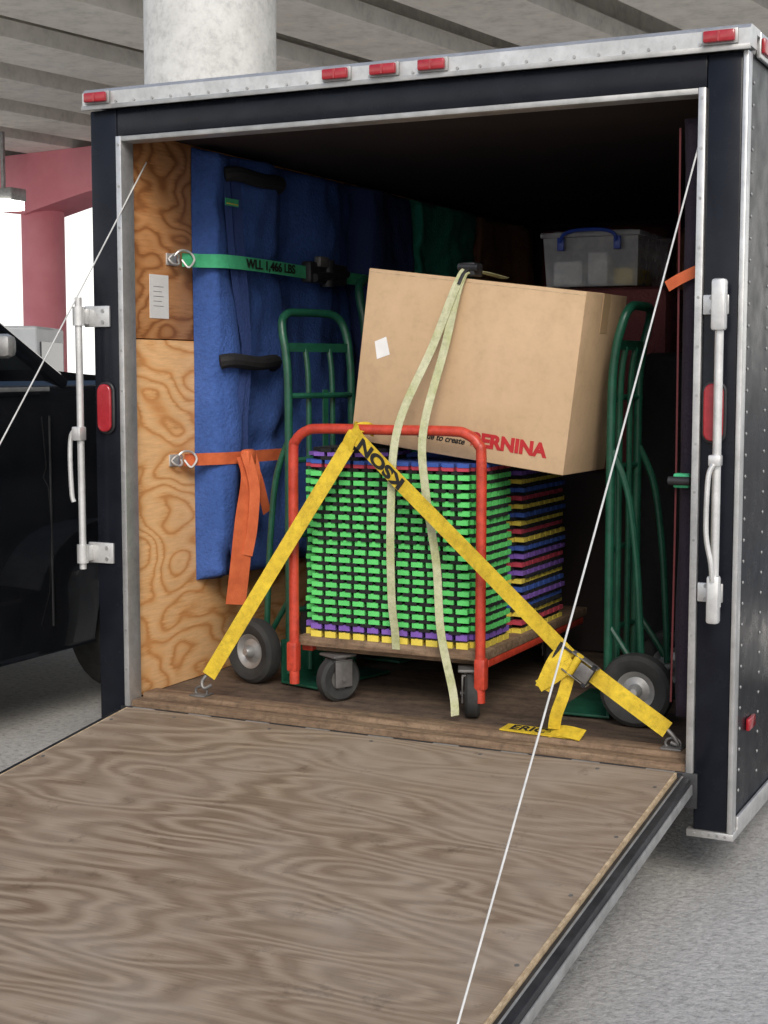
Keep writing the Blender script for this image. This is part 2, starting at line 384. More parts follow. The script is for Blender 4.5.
# ramp
a=math.atan2(.335-.11,1.91); L=1.93
RX=Matrix.Translation((0,-.045,.335))@Matrix.Rotation(a,4,'X')
rm=MB(); rm.box((-.905,-L,-.016),(.905,0,0),'ramp'); ramp=rm.done('ramp_door',tr,'lowered ramp door with weathered plywood deck'); ramp.matrix_local=RX
e=MB(); e.box((.9055,-L,-.015),(.912,0,-.0005),'plyedge'); e.done('deck_edge',ramp)
e=MB(); e.box((-.912,-L,-.015),(-.9055,0,-.0005),'plyedge'); e.done('deck_edge',ramp)
e=MB()
for sx in(-1,1):
    for k in range(6): e.cyl((sx*.885,-.12-k*.34,.0),(sx*.885,-.12-k*.34,.0015),.0055,'grime',10)
for k in range(5): e.cyl((-.7+k*.35,-.04,.0),(-.7+k*.35,-.04,.0015),.0055,'grime',10)
e.done('screw_heads',ramp)
e=MB()
e.box((.9125,-L,-.062),(.950,0,-.012),'black',.003); e.box((-.950,-L,-.062),(-.9125,0,-.012),'black',.003)
e.box((.9505,-L,-.058),(.955,0,-.030),'alud',.001); e.box((-.955,-L,-.058),(-.9505,0,-.030),'alud',.001)
e.box((.925,-L,-.0118),(.930,0,-.008),'alud',.001)
for k in range(5): e.box((-.911,-L+.05+k*.45,-.06),(.911,-L+.10+k*.45,-.0165),'black')
e.box((-.95,-L-.02,-.062),(.95,-L-.001,.001),'alud',.002)
e.done('ramp_frame',ramp)
e=MB(); e.box((-.90,-L-.30,-.03),(.90,-L-.025,-.018),'ramp'); fl=e.done('ramp_flap',ramp)
def rp(x,y,z=0): return RX@V((x,y,z))
m=MB(); p0=V((.922,.02,2.02)); p1=rp(.93,-1.66,.0)
m.sweep([p0.lerp(p1,t/10)-V((0,0,.02*math.sin(math.pi*t/10))) for t in range(11)],.0024,'cable',8); m.lathe([(0,0),(.012,0),(.012,.02),(0,.02)],p1-V((0,0,.01)),(0,0,1),'alud',12); m.done('cable',tr)
m=MB(); p0=V((-.925,.13,2.10)); p1=rp(-.93,-1.50,.0)
m.sweep([p0.lerp(p1,t/10)-V((0,0,.02*math.sin(math.pi*t/10))) for t in range(11)],.0024,'cable',8); m.lathe([(0,0),(.012,0),(.012,.02),(0,.02)],p1-V((0,0,.01)),(0,0,1),'alud',12); m.done('cable',tr)
m=MB(); m.box((-.9518,.175,1.60),(-.9505,.285,1.745),'white')
for k in range(5): m.box((-.9503,.195,1.64+k*.016),(-.9501,.255-.01*(k%2),1.642+k*.016),'alud')
m.done('sticker',tr)
def ring(x,y,z,ax):
    m=MB(); P=[]
    if ax=='wall':
        m.box((x,y-.03,z-.02),(x+.006,y+.03,z+.02),'zinc',.002)
        P=[V((x+.012+.012*abs(math.sin(t*math.pi/12)),y+.028*math.cos(t*math.pi/12),z+.018*math.sin(t*math.pi/12))) for t in range(25)]
    else:
        m.box((x-.03,y-.03,z),(x+.03,y+.03,z+.006),'grime',.002)
        P=[V((x+.022*math.cos(t*math.pi/12),y,z+.014+.016*math.sin(t*math.pi/12))) for t in range(25)]
    m.sweep(P,.004,'zinc' if ax=='wall' else 'grime',8); m.done('anchor_ring',tr)
ring(-.9515,.30,1.80,'wall'); ring(-.9495,.30,1.12,'wall'); ring(-.72,.105,F+.022,'f'); ring(.86,.105,F+.022,'f')
for sx in(-1,1):
    for yy in (1.75,):
        w=MB(); w.lathe([(.20,-.09),(.30,-.10),(.335,-.08),(.34,0),(.335,.08),(.30,.10),(.20,.09)],(sx*1.17,yy,.34),(1,0,0),'rubber',36,True)
        w=w.done('wheel',tr); r=MB(); r.lathe([(0,.04*sx),(.08,.04*sx),(.10,.01*sx),(.17,.02*sx),(.2,.08*sx),(.2,-.08*sx),(0,-.05*sx)],(sx*1.17,yy,.34),(1,0,0),'zinc',30); r.done('rim',w)
        f=MB(); pts=[(sx*1.051,yy+.45*math.cos(t*math.pi/14),.34+.42*math.sin(t*math.pi/14)) for t in range(15)]
        pts+=[(sx*1.051,yy+.44*math.cos(t*math.pi/14),.34+.41*math.sin(t*math.pi/14)) for t in range(14,-1,-1)]
        f.prism(pts,(sx*.24,0,0),'alu'); f.done('fender',tr)

# ------------------------------------------------------------------ blankets
def blanket(name,o,u,v,n,w,h,th,mat,label,seed=0,freq=9,amp=.02,res=(50,60),cat='blanket',group='moving blankets hung along the trailer walls',sag=.02):
    o,u,v,n=V(o),V(u),V(v),V(n); A,B=res; vs=[];fs=[]
    for j in range(B+1):
        for i in range(A+1):
            a=w*i/A; b=h*j/B
            e=min(a,w-a)/.035; e2=min(b,h-b)/.035
            ed=math.sqrt(max(0,1-(1-min(1,e))**2))*math.sqrt(max(0,1-(1-min(1,e2))**2))
            ph=noise.noise(V((a*2.2+seed*7,b*1.1,seed)))*3
            f=math.sin(a*freq*2+ph)*amp*.6+noise.noise(V((a*4,b*1.6,seed+3)))*amp*1.6+noise.noise(V((a*14,b*9,seed+5)))*amp*.35
            crease=-abs(math.sin(b*5.1+seed+.3*math.sin(a*9)))**30*amp*.8
            wob=noise.noise(V((b*2,seed,1)))*.012
            bot=sag*noise.noise(V((a*3,seed,2)))*(1-j/B)
            vs.append(o+u*(a+wob*(1 if i in(0,A) else 0))+v*(b+bot)+n*(ed*(th+f+crease)))
    for j in range(B):
        for i in range(A):
            k=j*(A+1)+i; fs.append((k,k+1,k+A+2,k+A+1))
    m=MB(); m.raw(vs,fs,mat); return m.done(name,label=label,cat=cat,group=group,angle=70)
U,Z,XP=(0,1,0),(0,0,1),(1,0,0)
b1=blanket('moving_blanket',(-.948,.43,.69),U,Z,XP,.17,1.50,.085,'blue','blue quilted moving blanket strapped to the plywood wall',1,12,.018,(24,70),sag=.05)
b2=blanket('moving_blanket',(-.948,.585,.68),U,Z,XP,.95,1.51,.075,'blue','wide blue quilted moving blanket strapped to the wall',2,5,.030,(70,80),sag=.05)
blanket('moving_blanket',(-.948,1.56,.6),U,Z,XP,.45,1.59,.11,'navy','dark navy moving blanket hanging on the trailer wall',3,8,.02)
blanket('moving_blanket',(-.948,2.05,.6),U,Z,XP,.68,1.59,.10,'teal','dark green moving blanket hanging on the trailer wall',4,7,.02)
blanket('moving_blanket',(-.948,2.78,.6),U,Z,XP,.80,1.59,.10,'brown','dark brown moving blanket hanging on the trailer wall',5,7,.02)
blanket('moving_blanket',(-.85,3.655,.5),XP,Z,(0,-1,0),.7,1.68,.08,'maroon','maroon moving blanket hanging on the end wall',6,7,.02)
blanket('moving_blanket',(-.12,3.655,.5),XP,Z,(0,-1,0),.95,1.65,.08,'brown','dark brown moving blanket hanging on the end wall',8,7,.02)
blanket('moving_blanket',(.95,.12,.45),(-1,0,0),Z,(0,-1,0),.088,1.66,.03,'purple','dark purple folded blanket standing against the trailer side wall',7,12,.01,(20,60))
blanket('moving_blanket',(.952,3.0,.45),(0,-1,0),Z,(-1,0,0),2.87,1.66,.075,'purple','long dark purple blanket lining the trailer wall',9,7,.02,(90,60))
m=MB(); m.ribbon([(.857,.085,.5),(.861,.082,1.2),(.855,.084,2.08)],.005,(0,-1,0),'darkred'); m.done('red_cord',label='thin red cord hanging beside the purple blanket',cat='cord')
def pad(y0,y1,z,label):
    m=MB(); m.tube([(-.862,y0,z),(-.832,y0+.04,z+.006),(-.816,(y0+y1)/2,z-.004),(-.828,y1-.04,z+.004),(-.862,y1,z-.01)],[.01]+[.026]*31+[.01],'webblack',10)
    m.done('padded_handle',label=label,cat='handle',group='black padded handles around the blue blankets')
pad(.50,.86,2.10,'black padded carrying handle on the blue blanket'); pad(.46,.82,1.455,'black padded carrying handle on the blue blanket')
m=MB(); m.box((-.8485,.485,1.995),(-.846,.57,2.02),'webgreen'); m.box((-.8455,.49,2.0),(-.8445,.565,2.004),'myellow'); m.done('cloth_label',b1)
m=MB(); m.ribbon([(-.860,.565,2.16),(-.850,.575,1.9),(-.838,.60,1.5),(-.850,.59,1.2),(-.845,.61,.85),(-.85,.575,.72)],.045,(1,-.3,0),'bluetape'); m.done('binding_tape',b1)
m=MB(); m.ribbon([(-.86,.51,2.1),(-.848,.53,1.8),(-.842,.60,1.5)],.03,(1,-.3,0),'bluetape'); m.done('binding_tape',b1)
m=MB(); m.ribbon([(-.842,.60,1.5),(-.845,.53,1.15),(-.85,.50,.9),(-.85,.54,.72)],.03,(1,-.3,0),'bluetape'); m.done('binding_tape',b1)

# ------------------------------------------------------------------ wall straps
gs=thing('ratchet_strap','green ratchet strap stretched across the blue blankets','strap',(-.9,.32,1.80))
def sub(o,pts): return [V(p)-V(o) for p in pts]
O=(-.9,.32,1.80)
m=MB(); m.ribbon(sub(O,[(-.925,.33,1.80),(-.89,.40,1.80),(-.828,.48,1.80),(-.812,.75,1.797),(-.810,1.1,1.79),(-.82,1.5,1.79)]),.046,(1,0,0),'webgreen'); m.done('webbing',gs)
m=MB(); m.tube(sub(O,[(-.93,.29,1.81),(-.915,.31,1.83),(-.905,.35,1.825),(-.895,.36,1.80),(-.905,.34,1.775),(-.925,.33,1.80)]),.004,'zinc',8); m.done('hook',gs)
m=MB()
for (a,b_) in((.98,1.12),(1.14,1.28)):
    m.box(V((-.83,a,1.755))-V(O),V((-.785,b_,1.835))-V(O),'black',.010)
m.cyl(V((-.795,1.13,1.745))-V(O),V((-.795,1.13,1.845))-V(O),.028,'black',14); m.cyl(V((-.78,1.0,1.772))-V(O),V((-.78,1.26,1.80))-V(O),.016,'black',10)
m.box(V((-.80,1.03,1.815))-V(O),V((-.77,1.10,1.855))-V(O),'grime',.006); m.done('ratchet',gs)
text('WLL 1,466 LBS',.044,frame(V((-.8045,.725,1.7965))-V(O),(.010,1,-.008),(1,0,0)),'blackink','lettering',gs,bold=.0012,sx=1.22)
O=(-.9,.32,1.12)
os_=thing('ratchet_strap','orange strap tied on the wall with loose hanging tails','strap',O)
m=MB(); m.ribbon(sub(O,[(-.925,.33,1.12),(-.89,.40,1.12),(-.84,.50,1.12),(-.82,.7,1.12),(-.815,.92,1.118)]),.042,(1,0,0),'weborange')
m.ribbon(sub(O,[(-.800,.53,1.13),(-.785,.535,1.05),(-.79,.50,.90),(-.79,.465,.74),(-.80,.45,.61)]),.080,(1,-.5,0),'weborange')
m.ribbon(sub(O,[(-.80,.55,1.13),(-.78,.575,1.05),(-.775,.60,.98),(-.78,.635,.92)]),.036,(1,-.4,0),'weborange')
m.ribbon(sub(O,[(-.79,.51,1.14),(-.765,.525,1.02),(-.765,.51,.88),(-.775,.49,.78)]),.038,(1,-.8,0),'weborange')
m.box(V((-.815,.51,1.09))-V(O),V((-.775,.565,1.15))-V(O),'weborange',.012); m.done('webbing',os_)
m=MB(); m.tube(sub(O,[(-.93,.29,1.13),(-.915,.31,1.15),(-.905,.35,1.145),(-.895,.36,1.12),(-.905,.34,1.095),(-.925,.33,1.12)]),.004,'zinc',8); m.done('hook',os_)
m=MB(); m.ribbon([(.83,.070,1.655),(.87,.060,1.675),(.925,.065,1.70)],.030,(0,-1,0),'weborange'); m.done('orange_strap',label='short orange strap around the dark purple blanket',cat='strap')
m=MB(); m.box((.86,.05,1.105),(.905,.078,1.145),'webgreen',.006); m.cyl((.85,.045,1.125),(.91,.045,1.125),.012,'black',12); m.done('strap_ratchet',label='small green ratchet buckle on the purple blanket',cat='buckle')

# ------------------------------------------------------------------ hand trucks
def handtruck(loc,rot,label):
    t=thing('hand_truck',label,'hand truck',loc,rot,'green steel hand trucks standing in the trailer')
    m=MB()
    m.tube([(-.16,0,.04),(-.16,0,.5),(-.16,0,1.0),(-.16,.01,1.14),(-.16,.025,1.21),(-.148,.038,1.258),(-.11,.046,1.282),(-.05,.05,1.286),(.05,.05,1.286),(.11,.046,1.282),(.148,.038,1.258),(.16,.025,1.21),(.16,.01,1.14),(.16,0,1.0),(.16,0,.5),(.16,0,.04)],.0145,'greenpaint',12)
    m.tube([(-.06,0,.04),(-.06,0,.6),(-.06,0,1.02),(-.06,.015,1.16)],.010,'greenpaint',10)
    m.tube([(.06,0,.04),(.06,0,.6),(.06,0,1.02),(.06,.015,1.16)],.010,'greenpaint',10)
    for s in(-1,1):
        m.tube([(s*.16,0,.85),(s*.165,.055,.72),(s*.165,.085,.52),(s*.165,.10,.32),(s*.165,.11,.13)],.011,'greenpaint',10)
        m.tube([(s*.16,0,.30),(s*.163,.07,.20),(s*.165,.10,.15)],.010,'greenpaint',8)
    for z in(.26,.52,.78,1.0): m.tube([(-.16,0,z),(-.08,-.02,z),(.08,-.02,z),(.16,0,z)],.010,'greenpaint',8)
    m.box((-.158,.008,1.150),(.158,.018,1.180),'greenpaint')
    m.box((-.012,-.026,.04),(.012,-.020,1.02),'greenpaint'); m.done('frame',t)
    m=MB(); m.box((-.19,-.16,.008),(.19,.015,.016),'greenpaint',.002); m.box((-.19,.004,.016),(.19,.014,.16),'greenpaint',.002); m.done('toe_plate',t)
    m=MB(); m.cyl((-.27,.11,.115),(.27,.11,.115),.010,'zinc',12); m.done('axle',t)
    for s in(-1,1):
        w=MB(); c=(s*.225,.11,.115)
        w.lathe([(.060,-.022),(.077,-.033),(.097,-.035),(.110,-.024),(.115,0),(.110,.024),(.097,.035),(.077,.033),(.060,.022)],c,(1,0,0),'rubber',36,True); w=w.done('wheel',t)
        r=MB(); r.lathe([(0,.045),(.012,.045),(.018,.036),(.022,.018),(.042,.010),(.055,.022),(.0605,.024),(.0605,-.024),(.055,-.022),(.042,-.010),(.022,-.018),(.018,-.036),(.012,-.045),(0,-.045)],c,(1,0,0),'alud',30); r.done('rim',w)
    return t
R_=math.radians
h1=handtruck((-.555,.63,F),(0,0,R_(75)),'green steel hand truck beside the loaded red cart')
copytree(h1,(-.53,1.17,F),(0,0,R_(80)),'taller green hand truck standing behind another hand truck',1.11)
copytree(h1,(.548,.62,F),(0,0,R_(-88)),'green steel hand truck close to the tilted cardboard box')
copytree(h1,(.68,1.04,F),(0,0,R_(-60)),'green steel hand truck beside the black equipment bag')

# ------------------------------------------------------------------ cart
ct=thing('platform_cart','red tube handled platform cart carrying stacked foam mats','cart',(-.12,.25,F))
m=MB(); m.box((-.335,.02,.185),(.335,1.02,.215),'wood',.003); m.done('deck',ct)
m=MB(); m.box((-.335,.06,.160),(-.295,.98,.184),'redpaint',.004); m.box((.295,.06,.160),(.335,.98,.184),'redpaint',.004); m.box((-.294,.08,.160),(.294,.12,.184),'wood',.004); m.box((-.294,.90,.160),(.294,.94,.184),'wood',.004)
for s in(-1,1): m.box((s*.333-.019,-.018,.10),(s*.333+.019,.019,.20),'redpaint',.008)
m.done('chassis',ct)
m=MB(); hr=.33
m.tube([(-hr,0,.06),(-hr,0,.4),(-hr,0,.80),(-hr+.01,0,.86),(-hr+.05,0,.892),(-hr+.11,0,.90),(0,0,.90),(hr-.11,0,.90),(hr-.05,0,.892),(hr-.01,0,.86),(hr,0,.80),(hr,0,.4),(hr,0,.06)],.0165,'redpaint',14); m.done('handle',ct)
for (x,y,rz) in((-.205,.07,-.5),(.285,.045,.4),(-.24,.9,0),(.24,.9,.3)):
    m=MB(); m.box((-.045,-.045,.150),(.045,.045,.159),'grime',.003); m.cyl((0,0,.138),(0,0,.152),.03,'grime',16)
    m.box((-.034,-.03,.05),(-.028,.035,.140),'grime',.002); m.box((.028,-.03,.05),(.034,.035,.140),'grime',.002); m.box((-.034,-.03,.134),(.034,.035,.141),'grime',.002); m.cyl((-.038,.0,.076),(.038,.0,.076),.007,'grime',10); c=m.done('caster',ct)
    c.location=(x,y,0); c.rotation_euler=(0,0,rz)
    w=MB(); w.lathe([(.036,-.018),(.066,-.024),(.076,-.015),(.076,.015),(.066,.024),(.036,.018)],(0,0,.076),(1,0,0),'rubber',28,True); w.lathe([(0,.026),(.012,.025),(.016,.014),(.0365,.016),(.0365,-.016),(.016,-.014),(.012,-.025),(0,-.026)],(0,0,.076),(1,0,0),'grime',20); w.done('wheel',c)

# ------------------------------------------------------------------ foam mats
def matmesh(name,w,dp,th,mat,ph=0):
    per=.0535; td=.034; pts=[]
    def side(p,u,n,L,ph):
        k=max(2,round(L/per)); pr=L/k; out=[]; b=.003
        if not ph:
            for i in range(k):
                s=i*pr; a0,a1=s+pr*.18,s+pr*.82
                out+= [p+u*(a0+b), p+u*(a0-b)+n*td, p+u*(a1+b)+n*td, p+u*(a1-b)]
        else:
            for i in range(1,k):
                s=i*pr; a0,a1=s-pr*.32,s+pr*.32
                out+= [p+u*(a0+b), p+u*(a0-b)+n*td, p+u*(a1+b)+n*td, p+u*(a1-b)]
        return out
    x,y=w/2,dp
    for p,u,n,L in ((V((-x,0,0)),V((1,0,0)),V((0,-1,0)),w),(V((x,0,0)),V((0,1,0)),V((1,0,0)),dp),(V((x,dp,0)),V((-1,0,0)),V((0,1,0)),w),(V((-x,dp,0)),V((0,-1,0)),V((-1,0,0)),dp)):
        pts.append(p); pts+=side(p,u,n,L,ph)
    m=MB(); m.prism(pts,(0,0,th*.97),mat); return m.mesh(name,30)
G='interlocking foam floor mats stacked on the cart'
LAB={'mgreen':'bright green','mblack':'black','myellow':'yellow','mpurple':'purple','mred':'red','mblue':'blue'}
cache={}
def put(mat,w,dp,th,x,y,z,ph=0,rz=0):
    k=(mat,w,dp,th,ph)
    if k not in cache: cache[k]=matmesh('foam_mat',w,dp,th,mat,ph)
    o=bpy.data.objects.new('foam_mat',cache[k]); COL.objects.link(o)
    o.location=(x,y,z); o.rotation_euler=(0,0,rz); o['label']=LAB[mat]+' interlocking foam mat stacked on the red cart'; o['category']='foam mat'; o['group']=G
z0=F+.2155
seq=[('myellow',.020),('mblack',.006),('mpurple',.018),('mblack',.010)]
for i in range(18): seq+=[('mgreen',.0162),('mblack',.0118)]
seq+=[('mred',.012),('mblue',.012)]
z=z0
for c,t in seq:
    put(c,.572,.225,t,-.125+random.uniform(-.004,.004),.320+random.uniform(-.004,.004),z,1 if c=='mblack' else 0,random.uniform(-.005,.005)); z+=t
zt=z
pal=['mblue','myellow','mpurple','mred','mpurple','myellow','mblue']
z=z0;i=0;last=None
while z<zt-.02:
    blk=i%2==1; c='mblack' if blk else random.choice([p for p in pal if p!=last]); last=c if not blk else last
    t=.0132 if blk else .0145
    put(c,.572,.42,t,-.12+random.uniform(-.006,.006),.625+random.uniform(-.003,.003),z,1 if blk else 0,random.uniform(-.006,.006)); z+=t; i+=1
for i,c in enumerate(['mblack','mpurple','mblack']):
    put(c,.20,.225,.0125,-.30,.320,zt+i*.0125,1 if c=='mblack' else 0,0)

# ------------------------------------------------------------------ cardboard box
BW,BH,BD=.750,.555,.35
bx=thing('cardboard_box','large brown cardboard box tilted on top of the foam mats','box',(.078,.335,1.156),(0,R_(7.2),R_(-3)))
m=MB(); m.box((-BW/2,0,0),(BW/2,BD,BH),'card',.004); m.done('carton',bx)
m=MB(); m.box((-BW/2-.001,BD/2-.03,BH),(BW/2+.001,BD/2+.03,BH+.001),'tape'); m.box((BW/2,BD/2-.03,BH-.12),(BW/2+.001,BD/2+.03,BH+.001),'tape'); m.done('packing_tape',bx)
FX=lambda x,z:frame((x,-.0008,z),(1,0,0),(0,-1,0))
text('BERNINA',.058,FX(.182,.064),'redink','lettering',bx,bold=.0030,sx=1.06)
text('made to create',.027,FX(-.050,.052),'blackink','lettering',bx,bold=.0006,shear=.3)
m=MB(); m.raw([(-.31,-.001,.27),(-.265,-.001,.29),(-.285,-.001,.345),(-.325,-.001,.325)],[(0,1,2,3)],'white'); m.done('shipping_label',bx)
m=MB(); m.box((-BW/2+.002,-.0006,BH-.012),(BW/2-.002,.0005,BH-.010),'plyedge'); m.done('flap_crease',bx)

# cream strap over the box
O=V((.1,.3,1.7))
cs=thing('ratchet_strap','faded green and cream strap looped over the cardboard box','strap',O)
s_=lambda L:[V(p)-O for p in L]
m=MB()
m.ribbon(s_([(.14,.60,1.722),(.125,.36,1.732),(.108,.305,1.700),(.03,.285,1.50),(-.065,.235,1.25),(-.085,.225,1.0),(-.090,.24,.72),(-.088,.262,.60),(-.088,.27,.54)]),.027,lambda t:(0,-1,.9*max(0,1-t*6)+.05),'webcream')
m.ribbon(s_([(.145,.60,1.725),(.13,.37,1.735),(.112,.310,1.700),(.07,.29,1.50),(.025,.228,1.24),(.035,.225,1.05),(.065,.24,.83),(.09,.22,.62),(.15,.18,.44),(.17,.15,.375)]),.027,lambda t:(0,-1,.9*max(0,1-t*6)+.05),'webcream')
m.done('webbing',cs)
m=MB(); m.box(V((.10,.33,1.717))-O,V((.15,.40,1.759))-O,'black',.006); m.cyl(V((.095,.335,1.746))-O,V((.16,.335,1.742))-O,.012,'black',10); m.tube(s_([(.13,.33,1.74),(.12,.31,1.72),(.11,.30,1.69)]),.006,'black',8); m.done('ratchet',cs)

# yellow strap
O=V((-.2,.2,F+.04)); ys=thing('ratchet_strap','wide yellow tie-down strap wrapped over the red cart handle','strap',O)
A0=V((-.690,.105,F+.09)); A1=V((-.218,.228,1.222)); A2=V((.565,.10,.590)); A3=V((.845,.10,.415))
B=lambda x,y,z:V((x+.027,y,z-.020))-O
m=MB()
m.ribbon([A0-O,A0.lerp(A1,.5)-O,A1-V((.02,0,.035))-O],.048,(.15,-1,0),'webyellow')
m.ribbon([B(-.27,.229,1.20),B(-.25,.226,1.238),B(-.235,.24,1.262),B(-.21,.262,1.268),B(-.20,.28,1.25)],.046,lambda t:(0,-1,.2+1.2*t),'webyellow')
m.ribbon([B(-.262,.262,1.264),B(-.25,.236,1.260),B(-.235,.226,1.240),A1.lerp(A2,.1)-O,A1.lerp(A2,.5)-O,A2-O],.048,lambda t:(-.1,-1,.0+.8*max(0,.15-t)*6),'webyellow')
m.ribbon([A2+V((.02,0,-.01))-O,A2.lerp(A3,.5)-O,A3-O],.050,(0,-1,.1),'webyellow')
P=lambda x,y,z:V((x,y,z))-O
m.ribbon([P(.56,.085,.625),P(.52,.075,.595),P(.480,.070,.505)],.044,(.1,-1,0),'webyellow',n=5)
m.ribbon([P(.470,.066,.512),P(.52,.064,.545),P(.575,.072,.590)],.036,(.1,-1,.1),'webyellow',n=5)
m.ribbon([P(.565,.080,.585),P(.545,.076,.50),P(.52,.080,.43),P(.51,.09,.385)],.036,(.4,-1,.0),'webyellow')
m.ribbon([P(.345,.112,.3665),P(.42,.106,.3665),P(.50,.102,.3665),P(.575,.100,.3665)],.062,(0,-.06,1),'webyellow',th=.004)
m.ribbon([P(.50,.095,.372),P(.54,.090,.380),P(.60,.085,.374)],.05,(0,-.5,1),'webyellow'); m.done('webbing',ys)
tg=(A2-A1).normalized()
text('KSON',.052,frame(A1.lerp(A2,.135)+V((0,-.0045,0))-O,-tg,(-.1,-1,0)),'blackink','lettering',ys,bold=.0022,sx=1.5)
text('ERIC',.058,frame(P(.425,.1055,.3715),(1,-.055,0),(0,-.06,1)),'blackink','lettering',ys,bold=.0010,sx=.95)
dr=(A3-A2).normalized(); RM=frame(A2.lerp(A3,.10)+V((0,-.01,0))-O,dr,(0,-1,0))
m=MB()
m.box((-.045,-.032,-.004),(.045,-.028,.030),'grime',.002,RM); m.box((-.045,.028,-.004),(.045,.032,.030),'grime',.002,RM)
m.cyl(RM@V((-.02,-.034,.018)),RM@V((-.02,.034,.018)),.012,'webyellow',14); m.cyl(RM@V((.035,-.036,.026)),RM@V((.035,.036,.026)),.008,'black',12)
m.box((-.005,-.024,.030),(.040,.024,.035),'grime',.002,RM); m.box((-.085,-.027,.010),(-.045,-.020,.016),'black',.002,RM); m.box((-.085,.020,.010),(-.045,.027,.016),'black',.002,RM); m.cyl(RM@V((-.085,-.03,.013)),RM@V((-.085,.03,.013)),.006,'black',10); m.done('ratchet',ys)
m=MB(); m.tube([A0-O+V((-.01,0,.0)),A0-O+V((-.02,-.01,-.02)),A0-O+V((-.01,-.015,-.04)),A0-O+V((.01,0,-.03))],.006,'grime',8); m.done('hook',ys)
m=MB(); m.tube([A3-O,A3-O+V((.02,0,-.02)),A3-O+V((.03,.0,-.04)),A3-O+V((.01,0,-.035))],.006,'grime',8); m.done('hook',ys)

# ------------------------------------------------------------------ storage bin and support behind
m=MB(); m.box((-.35,0,0),(.45,.75,.70),'dark',.02); m.box((-.33,.02,.70),(.43,.73,1.40),'maroon',.04)
m.done('draped_crate_stack',label='stack of crates draped in dark blankets',cat='crates',loc=(0,1.5,F),bevel=0)
sb=thing('storage_bin','clear plastic storage bin with blue clip handles','storage box',(.125,1.52,F+1.405))
m=MB()
w0,w1,hh=.180,.188,.185
vs=[(-w0,.02,0),(w0,.02,0),(w0,.40,0),(-w0,.40,0),(-w1,0,hh),(w1,0,hh),(w1,.42,hh),(-w1,.42,hh)]
m.raw(vs,[(0,3,2,1),(0,1,5,4),(1,2,6,5),(2,3,7,6),(3,0,4,7)],'bin')
m.done('tub',sb)
m=MB(); m.box((-w1-.010,-.012,hh),(w1+.010,.432,hh+.020),'bin',.005); m.box((-w1+.03,.03,hh+.0205),(w1-.03,.39,hh+.026),'bin',.002); m.done('lid',sb)
m=MB(); m.tube([(-.11,-.018,hh-.02),(-.10,-.026,hh+.008),(-.05,-.024,hh+.024),(.05,-.024,hh+.024),(.10,-.026,hh+.008),(.11,-.018,hh-.02)],.007,'bluplastic',8)
m.box((-.125,-.022,hh-.05),(-.098,-.008,hh+.0),'bluplastic',.003); m.box((.098,-.022,hh-.05),(.125,-.008,hh+.0),'bluplastic',.003); m.done('handle',sb)
m=MB(); m.box((-.16,.03,.006),(-.04,.3,.10),'white',.01); m.done('contents',sb)
m=MB(); m.box((-.02,.03,.006),(.06,.3,.13),'white',.01); m.done('contents',sb)
m=MB(); m.box((.08,.04,.006),(.16,.3,.07),'myellow',.01); m.done('contents',sb)
m=MB(); m.box((.35,0,0),(.80,.4,1.15),'mblack',.05); m.done('equipment_bag',label='tall black padded equipment bag standing behind the hand truck',cat='bag',loc=(.02,1.3,F))

# ------------------------------------------------------------------ pickup truck
tk=thing('pickup_truck','glossy black pickup truck parked alongside the trailer','truck',(-2.80,0,0))
WY=1.50; RY=-2.20
def arc(yc,r,n=14): return [(yc+r*math.cos(math.pi*k/n),.40+r*math.sin(math.pi*k/n)) for k in range(n+1)]
prof=[(2.45,.48),(2.52,.62),(2.50,1.10),(2.35,1.27),(1.6,1.37),(.76,1.43),(-1.9,1.40),(-3.8,1.38),(-3.82,.6),(-3.75,.42)]
prof+= [(RY-.5,.40)]+arc(RY,.46)[::-1]+[(RY+.5,.30),(WY-.5,.30)]+arc(WY,.46)[::-1]+[(WY+.5,.42)]
m=MB(); m.prism([(-.93,y,z) for y,z in prof],(1.86,0,0),'truckpaint')
for s in(-1,1):
    sec=[(.01,1.385),(.03,1.35),(.05,1.27),(.060,1.05),(.052,1.01),(.064,.97),(.070,.80),(.062,.55),(.02,.32)]
    for (y0,y1,zlo) in((2.30,WY+.47,.5),(WY-.47,RY+.47,.30),(RY-.47,-3.75,.45),(WY+.4699,WY-.4699,.88),(RY+.4699,RY-.4699,.88)):
        ss=[(a,z) for a,z in sec if z>zlo]+([(.03,zlo)])
        m.prism([(s*.929,y0,ss[0][1])]+[(s*(.93+a),y0,z) for a,z in ss]+[(s*.929,y0,ss[-1][1])],(0,y1-y0,0),'truckpaint')
body=m.done('body',tk,angle=50)
m=MB()
base=[(-.93,.80),(.93,.80),(.93,-1.9),(-.93,-1.9)]; top=[(-.78,.02),(.78,.02),(.78,-1.75),(-.78,-1.75)]
m.raw([(x,y,1.39) for x,y in base]+[(x,y,1.92) for x,y in top],[(0,1,5,4),(1,2,6,5),(2,3,7,6),(3,0,4,7)],'glass'); m.done('window',tk)
m=MB(); m.box((-.80,-1.78,1.905),(.80,.06,1.95),'truckpaint',.02)
for s in(-1,1):
    m.sweep([(s*.935,.86,1.37),(s*.86,.42,1.66),(s*.79,.03,1.925)],.034,'truckpaint',10); m.sweep([(s*.935,-1.9,1.38),(s*.79,-1.74,1.925)],.05,'truckpaint',10); m.sweep([(s*.94,-.55,1.38),(s*.792,-.6,1.925)],.035,'truckpaint',10)
    m.sweep([(s*.795,.03,1.925),(s*.795,-1.74,1.925)],.028,'truckpaint',10)
m.done('roof',tk)
